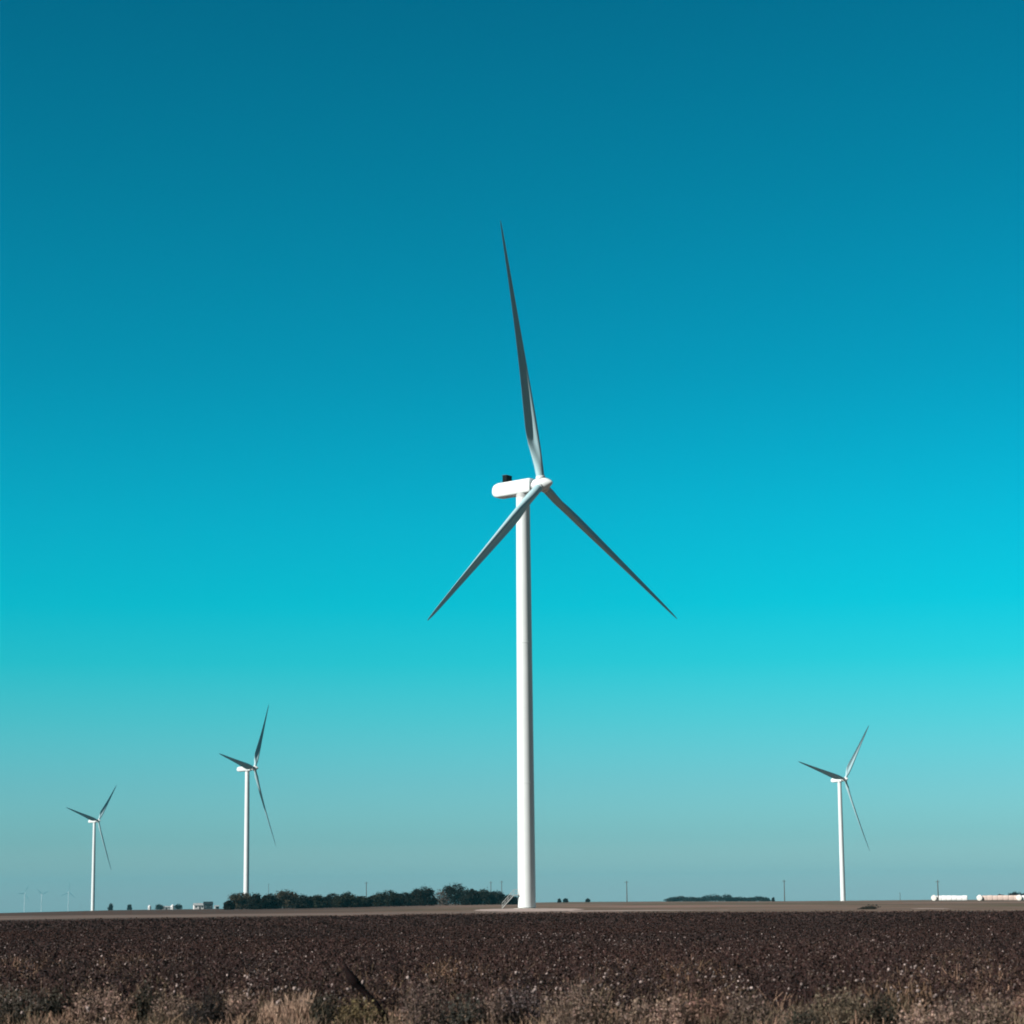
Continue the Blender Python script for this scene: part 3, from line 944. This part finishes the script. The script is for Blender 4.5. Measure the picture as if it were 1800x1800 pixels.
def wedge(d0, d1, dens, gen, half=0.255, extra=12.0):
    ymax = d1
    area = (2 * half * (d0 + d1) / 2 + 2 * extra) * (d1 - d0)
    n = int(area * dens)
    y = np.sqrt(gen.uniform(d0 ** 2, d1 ** 2, n))
    x = gen.uniform(-1, 1, n) * (half * y + extra)
    return x, y

def crop_tint(x, y):    # some plants drier and browner, some redder
    a = np.clip(smooth_noise(x, y, 22, 3) * 0.5, -1, 1)[:, None]
    b = np.clip(smooth_noise(x, y, 9, 4) * 0.5, -1, 1)[:, None]
    w = np.clip((95 - np.hypot(x, y)) / 40, 0, 1)[:, None]
    c = np.clip(smooth_noise(x, y, 4.5, 6) * 0.55, -1, 1)[:, None] * w
    return np.clip(1 + a * np.array([[0.14, 0.03, -0.03]]) + b * np.array([[0.10, 0.10, 0.06]]) + c * np.array([[0.38, 0.36, 0.30]]), 0.45, 1.7)

def grass_patch(x, y):      # 0..1 where dry grass takes over from the cotton
    px = 905.9 + x / y * FPX / math.cos(PITCH)
    f = np.clip(smooth_noise(x, y, 11, 41) - 1.15, 0, 1) * 0.8
    f = np.maximum(f, np.exp(-((px - 60) / 95) ** 2 - ((y - 66) / 5) ** 2))
    f = np.maximum(f, 0.9 * np.exp(-((px - 240) / 90) ** 2 - ((y - 69) / 3.5) ** 2))
    f = np.maximum(f, 0.7 * np.exp(-((px - 790) / 70) ** 2 - ((y - 60) / 5) ** 2))
    f = np.maximum(f, 0.5 * np.exp(-((px - 1160) / 80) ** 2 - ((y - 61) / 5) ** 2))
    f = np.maximum(f, 0.5 * np.exp(-((px - 1690) / 60) ** 2 - ((y - 66) / 5) ** 2))
    return f
G = np.random.default_rng(21)
near_v, near_tips = [], []
for i in range(14):
    p, tip = cotton_near(np.random.default_rng(5000 + i))
    near_v.append(join(p)); near_tips.append(tip)
x, y = wedge(35, 82, 6.5, G)
d = np.hypot(x, y)
edge_fade = np.clip((d - 40.5 - 1.6 * smooth_noise(x, y, 6, 9)) / 4.0, 0, 1)
keep = G.uniform(0, 1, len(x)) < (0.04 + 0.96 * edge_fade) * (1 - 0.75 * grass_patch(x, y)) * np.clip(0.95 + 0.55 * smooth_noise(x, y * 0.6, 3.4, 77), 0.15, 1)
x, y = x[keep], y[keep]
partsA = scatter(near_v, x, y, np.full(len(x), 0.02), G, 0.75, 1.2, 0.2, crop_tint)
# far part of the field: wider clumps, fewer faces
def cotton_far(g, k=38, size=0.062, jit=0.16):
    cen = np.stack([g.normal(0, 0.36, k), g.normal(0, 0.36, k), g.uniform(0.10, 0.60, k)], 1)
    p = [leaf_quads(cen, size, g, LEAFB, jit, 1.0)]
    n = max(2, k // 14)
    cen = np.stack([g.normal(0, 0.3, n), g.normal(0, 0.3, n), g.uniform(0.4, 0.62, n)], 1)
    p.append(leaf_quads(cen, size * 0.6, g, (0.050, 0.034, 0.030), 0.3))
    return join(p)
far_v = make_variants(10, cotton_far)
mid_v = make_variants(12, lambda g: cotton_far(g, 62, 0.040, 0.35))
x, y = wedge(80, 142, 2.9, G)
xs2, ys2 = wedge(138, 242, 2.3, G)
d = np.hypot(xs2, ys2)
keep = d < field_edge(xs2 / ys2) + G.normal(0, 1.0, len(xs2))
xs2, ys2 = xs2[keep], ys2[keep]
partsB = scatter(mid_v, x, y, np.full(len(x), 0.02), G, 0.85, 1.15, 0.18, crop_tint)
partsC = scatter(far_v, xs2, ys2, np.full(len(xs2), 0.02), G, 0.9, 1.1, 0.12, crop_tint)
V, Q, C = join([partsA, partsB, partsC])
kind(np_mesh('cotton_crop', V, Q, C, M['plant']), 'stuff', 'dark brown defoliated cotton stalks filling the field')
# open bolls left on the stalks
x, y = wedge(37, 170, 5.0, G)
d = np.hypot(x, y)
dens = np.clip(0.55 + 0.5 * smooth_noise(x, y, 7, 31), 0.08, 1.0) * np.where(x > 0, 1.0, 0.75) * np.clip(1.2 - (d - 37) / 72, 0.05, 1) * np.clip((d - 37) / 6, 0.12, 1)
keep = G.uniform(0, 1, len(x)) < dens
x, y = x[keep], y[keep]
z = G.uniform(0.25, 0.66, len(x))
cen = np.stack([x, y, z], 1)
k2 = G.uniform(0, 1, len(x)) < 0.35
cen = np.concatenate([cen, cen[k2] + G.normal(0, 0.035, (k2.sum(), 3))])
V, Q, C = bolls(cen, 0.027, G, (0.26, 0.205, 0.19), 0.42)
kind(np_mesh('cotton_bolls', V, Q, C, M['plant']), 'stuff', 'scattered off-white open cotton bolls on the dark stalks')

# dry grass along the roadside and in patches of the field
def blades(n, gen, w, h0, h1, spread, col, jit=0.25, width=0.007, lean=0.35):
    bx, by = gen.normal(0, spread, n), gen.normal(0, spread, n)
    h = gen.uniform(h0, h1, n)
    a = gen.uniform(0, 6.28, n); l = h * np.abs(gen.normal(0, lean, n))
    b = np.stack([bx, by, np.zeros(n)], 1)
    m = b + np.stack([l * 0.35 * np.cos(a), l * 0.35 * np.sin(a), h * 0.6], 1)
    t = b + np.stack([l * np.cos(a), l * np.sin(a), h * gen.uniform(0.85, 1.0, n)], 1)
    c = np.asarray(col)[None] * gen.uniform(1 - jit, 1 + jit, (n, 1))
    g1 = strips(b, m, np.full(n, width), gen, (1, 1, 1), 0)
    g2 = strips(m, t, np.full(n, width * 0.7), gen, (1, 1, 1), 0)
    cc = np.repeat(np.clip(c, 0, 1), 4, 0)
    return join([(g1[0], g1[1], cc), (g2[0], g2[1], cc)])
TAN = (0.19, 0.128, 0.096)
gr_v = []
for i in range(10):
    g = np.random.default_rng(7000 + i)
    gr_v.append(blades(34, g, 0, 0.12, 0.34, 0.11, [TAN, (0.135, 0.098, 0.070), (0.105, 0.085, 0.058)][i % 3], 0.35))
x, y = wedge(27, 44, 11, G, extra=10)
d = np.hypot(x, y)
f = np.clip((44 - d + 3.0 * smooth_noise(x, y, 5, 17)) / 6.0, 0, 1) * np.clip(0.6 + 0.45 * smooth_noise(x, y, 2.5, 18), 0.12, 1)
keep = G.uniform(0, 1, len(x)) < f
pa = scatter(gr_v, x[keep], y[keep], np.zeros(keep.sum()), G, 0.7, 1.2, 0.25)
x, y = wedge(34, 60, 11, G, extra=10)
f = np.clip((43.0 - np.hypot(x, y) + 1.8 * smooth_noise(x, y, 3.2, 19)) / 3.0, 0, 1) * np.clip(0.28 + 0.5 * smooth_noise(x, y, 1.9, 20), 0.04, 1)
f = np.maximum(f, np.clip(0.42 * smooth_noise(x, y, 5.5, 27) - 0.05 + 0.1 * smooth_noise(x, y, 1.6, 28), 0, 0.42) * np.clip((60 - np.hypot(x, y)) / 14, 0, 1))
keep = G.uniform(0, 1, len(x)) < f
def band_tint(x, y):
    a = np.clip(0.5 + 0.5 * smooth_noise(x, y, 2.6, 23), 0, 1)[:, None]
    return np.array([[0.88, 0.83, 0.78]]) * (1 - a) + np.array([[1.32, 1.2, 1.12]]) * a
x, y = x[keep], y[keep]
far = np.hypot(x, y) > 42.5
pc = scatter(gr_v, x[~far], y[~far], np.zeros((~far).sum()), G, 0.8, 1.6, 0.3, band_tint)
pd = scatter(gr_v, x[far], y[far], np.zeros(far.sum()), G, 1.5, 2.3, 0.3, lambda q, w: band_tint(q, w) * 0.62)
x, y = wedge(44, 84, 5, G)
f = grass_patch(x, y)
keep = G.uniform(0, 1, len(x)) < f
def grass_tint(x, y):
    b = np.clip(smooth_noise(x, y, 14, 55), -1, 1)[:, None]
    return np.clip(np.array([[0.72, 0.62, 0.56]]) + b * np.array([[0.06, 0.02, -0.08]]), 0.4, 1)
pb = scatter(gr_v, x[keep], y[keep], np.full(keep.sum(), 0.02), G, 1.4, 2.2, 0.25, grass_tint)
V, Q, C = join([pa, pb, pc, pd])
kind(np_mesh('dry_grass', V, Q, C, M['plant']), 'stuff', 'dry tan grass along the near edge of the field')

# ------------------------------------------------------------------ single weeds at the near edge
def weed(name, label, px, base_y, wpx, hpx, col, seed, style='twiggy', density=1.0, cat='bush', group='dry weeds along the near edge of the field'):
    base_y += 20; hpx += 36          # rooted just below the picture's lower edge
    dd = dist_at(px, base_y)
    x, y, z = spot(px, dd)
    w, h = wpx * px_m(dd), hpx * px_m(dd)
    g = np.random.default_rng(seed)
    root = thing(name, label, cat, (x, y, 0.0), 0, group)
    col = np.array(col)
    n = int(110 * density * max(1, w / 0.7))
    a = g.uniform(0, 6.28, n)
    rx = w / 2 * np.sqrt(g.uniform(0, 1, n))
    dep = max(0.35, min(w, 0.9) * 0.8)
    b = np.stack([rx * np.cos(a) * 0.6, dep / w * rx * np.sin(a) * 0.6, np.zeros(n)], 1)
    top = h * (0.45 + 0.55 * np.sqrt(np.clip(1 - (rx / (w / 2)) ** 2, 0, 1))) * g.uniform(0.65, 1.0, n)
    t = np.stack([rx * np.cos(a) * 1.05, dep / w * rx * np.sin(a) * 1.05, top], 1) + g.normal(0, 0.03, (n, 3))
    t[:, 2] = np.maximum(t[:, 2], 0.05)
    m = (b + t) / 2 + g.normal(0, 0.03, (n, 3))
    m[:, 2] = np.maximum(m[:, 2], 0.02)
    s1 = strips(b, m, np.full(n, 0.006), g, col * 0.8, 0.25)
    s2 = strips(m, t, np.full(n, 0.004), g, col * 0.9, 0.25)
    np_mesh('stem', *join([s1, s2]), M['plant'], root)
    k = int(n * 16)
    i = g.integers(0, n, k)
    f = g.uniform(0.15, 1.0, (k, 1))
    cen = np.where(f < 0.5, b[i] + (m[i] - b[i]) * f * 2, m[i] + (t[i] - m[i]) * (f * 2 - 1)) + g.normal(0, 0.035, (k, 3))
    cen[:, 2] = np.maximum(cen[:, 2], 0.02)
    np_mesh('foliage', *leaf_quads(cen, 0.022, g, col, 0.4), M['plant'], root)
    return root
GG, DG, OT, TN, BR, RU, PU = (0.066, 0.058, 0.048), (0.034, 0.031, 0.023), (0.155, 0.110, 0.087), (0.225, 0.153, 0.122), (0.115, 0.082, 0.068), (0.150, 0.092, 0.070), (0.080, 0.062, 0.060)
weeds = [
    ('weed_bush', 'grey-green low weed bush at the left edge of the near verge', 40, 1783, 140, 50, GG),
    ('weed_bush', 'small dark green weed clump second from the left edge', 108, 1781, 66, 46, DG),
    ('weed_bush', 'tan dry weed bush between two dark green clumps at the left', 178, 1788, 110, 56, TN),
    ('weed_bush', 'dark green weed clump with a leaning pale stalk left of the brown bush', 262, 1787, 56, 58, DG),
    ('weed_bush', 'tan-brown dry weed bush left of the blackish one', 310, 1790, 80, 52, OT),
    ('weed_bush', 'blackish brown weed bush left of the pale grass tuft', 365, 1795, 80, 60, (0.028, 0.023, 0.021)),
    ('weed_bush', 'light tan weed bush just left of the pale grass tuft', 425, 1792, 64, 56, TN),
    ('weed_bush', 'dark green weed clump just right of the pale grass tuft', 572, 1792, 62, 44, DG),
    ('weed_bush', 'olive and rust weed bush at the foot of the dead branch', 632, 1797, 84, 42, (0.105, 0.080, 0.042)),
    ('weed_bush', 'grey-brown weed bush right of the dead branch, wide and soft', 745, 1800, 100, 74, BR),
    ('weed_bush', 'dark grey-green weed bush in the bottom middle of the verge', 815, 1801, 84, 54, (0.047, 0.045, 0.038)),
    ('weed_bush', 'purplish grey weed bush left of the big olive one', 912, 1800, 100, 66, PU),
    ('weed_bush', 'biggest olive-tan round weed bush right of the picture middle', 1012, 1803, 124, 82, OT),
    ('weed_bush', 'olive-tan low weed bush across the dark gap from the biggest bush', 1122, 1802, 100, 46, OT),
    ('weed_bush', 'rusty tan weed bush in the right half of the verge', 1228, 1800, 120, 60, RU),
    ('weed_bush', 'dark weed clump left of the wide olive-brown bush', 1402, 1808, 66, 34, DG),
    ('weed_bush', 'wide olive-brown weed bush right of the pinkish grass', 1472, 1802, 130, 66, (0.105, 0.082, 0.058)),
    ('weed_bush', 'dark green weed clump right of the wide olive-brown bush', 1548, 1800, 70, 54, DG),
    ('weed_bush', 'pale tan low weed bush near the right of the verge', 1624, 1806, 120, 40, TN),
    ('weed_bush', 'olive-tan weed bush at the right end of the near verge', 1722, 1804, 130, 58, OT),
    ('weed_bush', 'soft grey-brown weed bush between the purplish grey and dark grey-green ones', 862, 1801, 76, 60, BR),
    ('weed_bush', 'brown weed bush left of the pinkish grass tuft', 1312, 1802, 90, 58, BR),
    ('weed_bush', 'tan weed bush between the rusty tan bush and the olive-tan low one', 1174, 1803, 70, 50, TN),
    ('weed_bush', 'brown weed bush between the pale tan low bush and the olive-tan end bush', 1672, 1803, 74, 56, BR),
    ('weed_bush', 'rusty brown weed bush at the right edge of the near verge', 1790, 1796, 60, 52, RU),
]
for i, wv in enumerate(weeds):
    weed(*wv, 1300 + i)

# pale upright grass tuft
def tuft(label, px, base_y, wpx, hpx, col, seed, n, name='grass_tuft'):
    dd = dist_at(px, base_y)
    x, y, z = spot(px, dd)
    g = np.random.default_rng(seed)
    w, h = wpx * px_m(dd), hpx * px_m(dd)
    vv = []
    for k in range(7):
        tall = (0.62, 0.9, 0.72, 1.05, 0.85, 1.0, 0.66)[k]
        q = blades(n // 7, g, 0, h * 0.30 * tall, h * 1.02 * tall, 0.06, col, 0.35, 0.006, 0.2)
        q[0][:, 0] += (k - 3) / 6 * w * 0.85 + g.normal(0, 0.02)
        q[0][:, 1] += g.normal(0, 0.12)
        vv.append(q)
    o = np_mesh(name, *join(vv), M['plant'])
    o.location = (x, y, 0)
    return tag(o, label, 'grass tuft')
tuft('pale straw-coloured upright grass tuft between dark weed clumps', 507, 1812, 112, 80, (0.40, 0.275, 0.205), 61, 1100)
tuft('pinkish tan grass tuft at the bottom right of the verge', 1372, 1815, 90, 50, (0.24, 0.16, 0.125), 62, 520)

# leaning dead branch
dd = dist_at(694, 1816)
bx, by, _ = spot(694, dd)
k = px_m(dd)
pts = [(0, 0, -0.08), (-20 * k, -0.02, 40 * k), (-32 * k, 0.02, 55 * k), (-52 * k, 0.03, 77 * k), (-66 * k, 0.02, 92 * k), (-72 * k, 0.0, 98 * k), (-78 * k, 0.03, 106 * k), (-83 * k, 0.02, 115 * k), (-87 * k, 0.05, 126 * k)]
m = Mesh().tube(pts, [0.050, 0.052, 0.052, 0.050, 0.066, 0.090, 0.068, 0.044, 0.020], 9)
br = m.build('dead_branch', mat_basic('dark_dead_wood', (0.010, 0.005, 0.005), 0.9, noise=(0.006, 0.003, 0.003), scale=14, bump=0.5, spec=0.1), None, (bx, by, 0))
tag(br, 'dark reddish-brown dead branch leaning to the left with a thick knot', 'branch')
Mesh().tube([(-72 * k, 0, 98 * k), (-76 * k, 0.1, 89 * k)], [0.02, 0.008], 5).tube([(-42 * k, 0.03, 66 * k), (-38 * k, 0.08, 76 * k)], [0.014, 0.006], 5).build('twig', br.data.materials[0], br)

# ------------------------------------------------------------------ haze
hm = bpy.data.materials.new('haze')
hm.use_nodes = True
n = hm.node_tree
for q in list(n.nodes):
    n.nodes.remove(q)
out = n.nodes.new('ShaderNodeOutputMaterial')
pv = n.nodes.new('ShaderNodeVolumePrincipled')
pv.inputs['Color'].default_value = (0.115, 0.53, 0.66, 1)
pv.inputs['Density'].default_value = 5.0e-5
pv.inputs['Anisotropy'].default_value = 0.0
n.links.new(pv.outputs[0], out.inputs['Volume'])
zlow = float(min(v.co.z for v in bpy.data.objects['ground'].data.vertices)) - 1.0
hz = Mesh().box((0, 0, (zlow + 136) / 2), (29000, 29000, 136 - zlow)).build('haze', hm)
kind(hz, 'stuff')
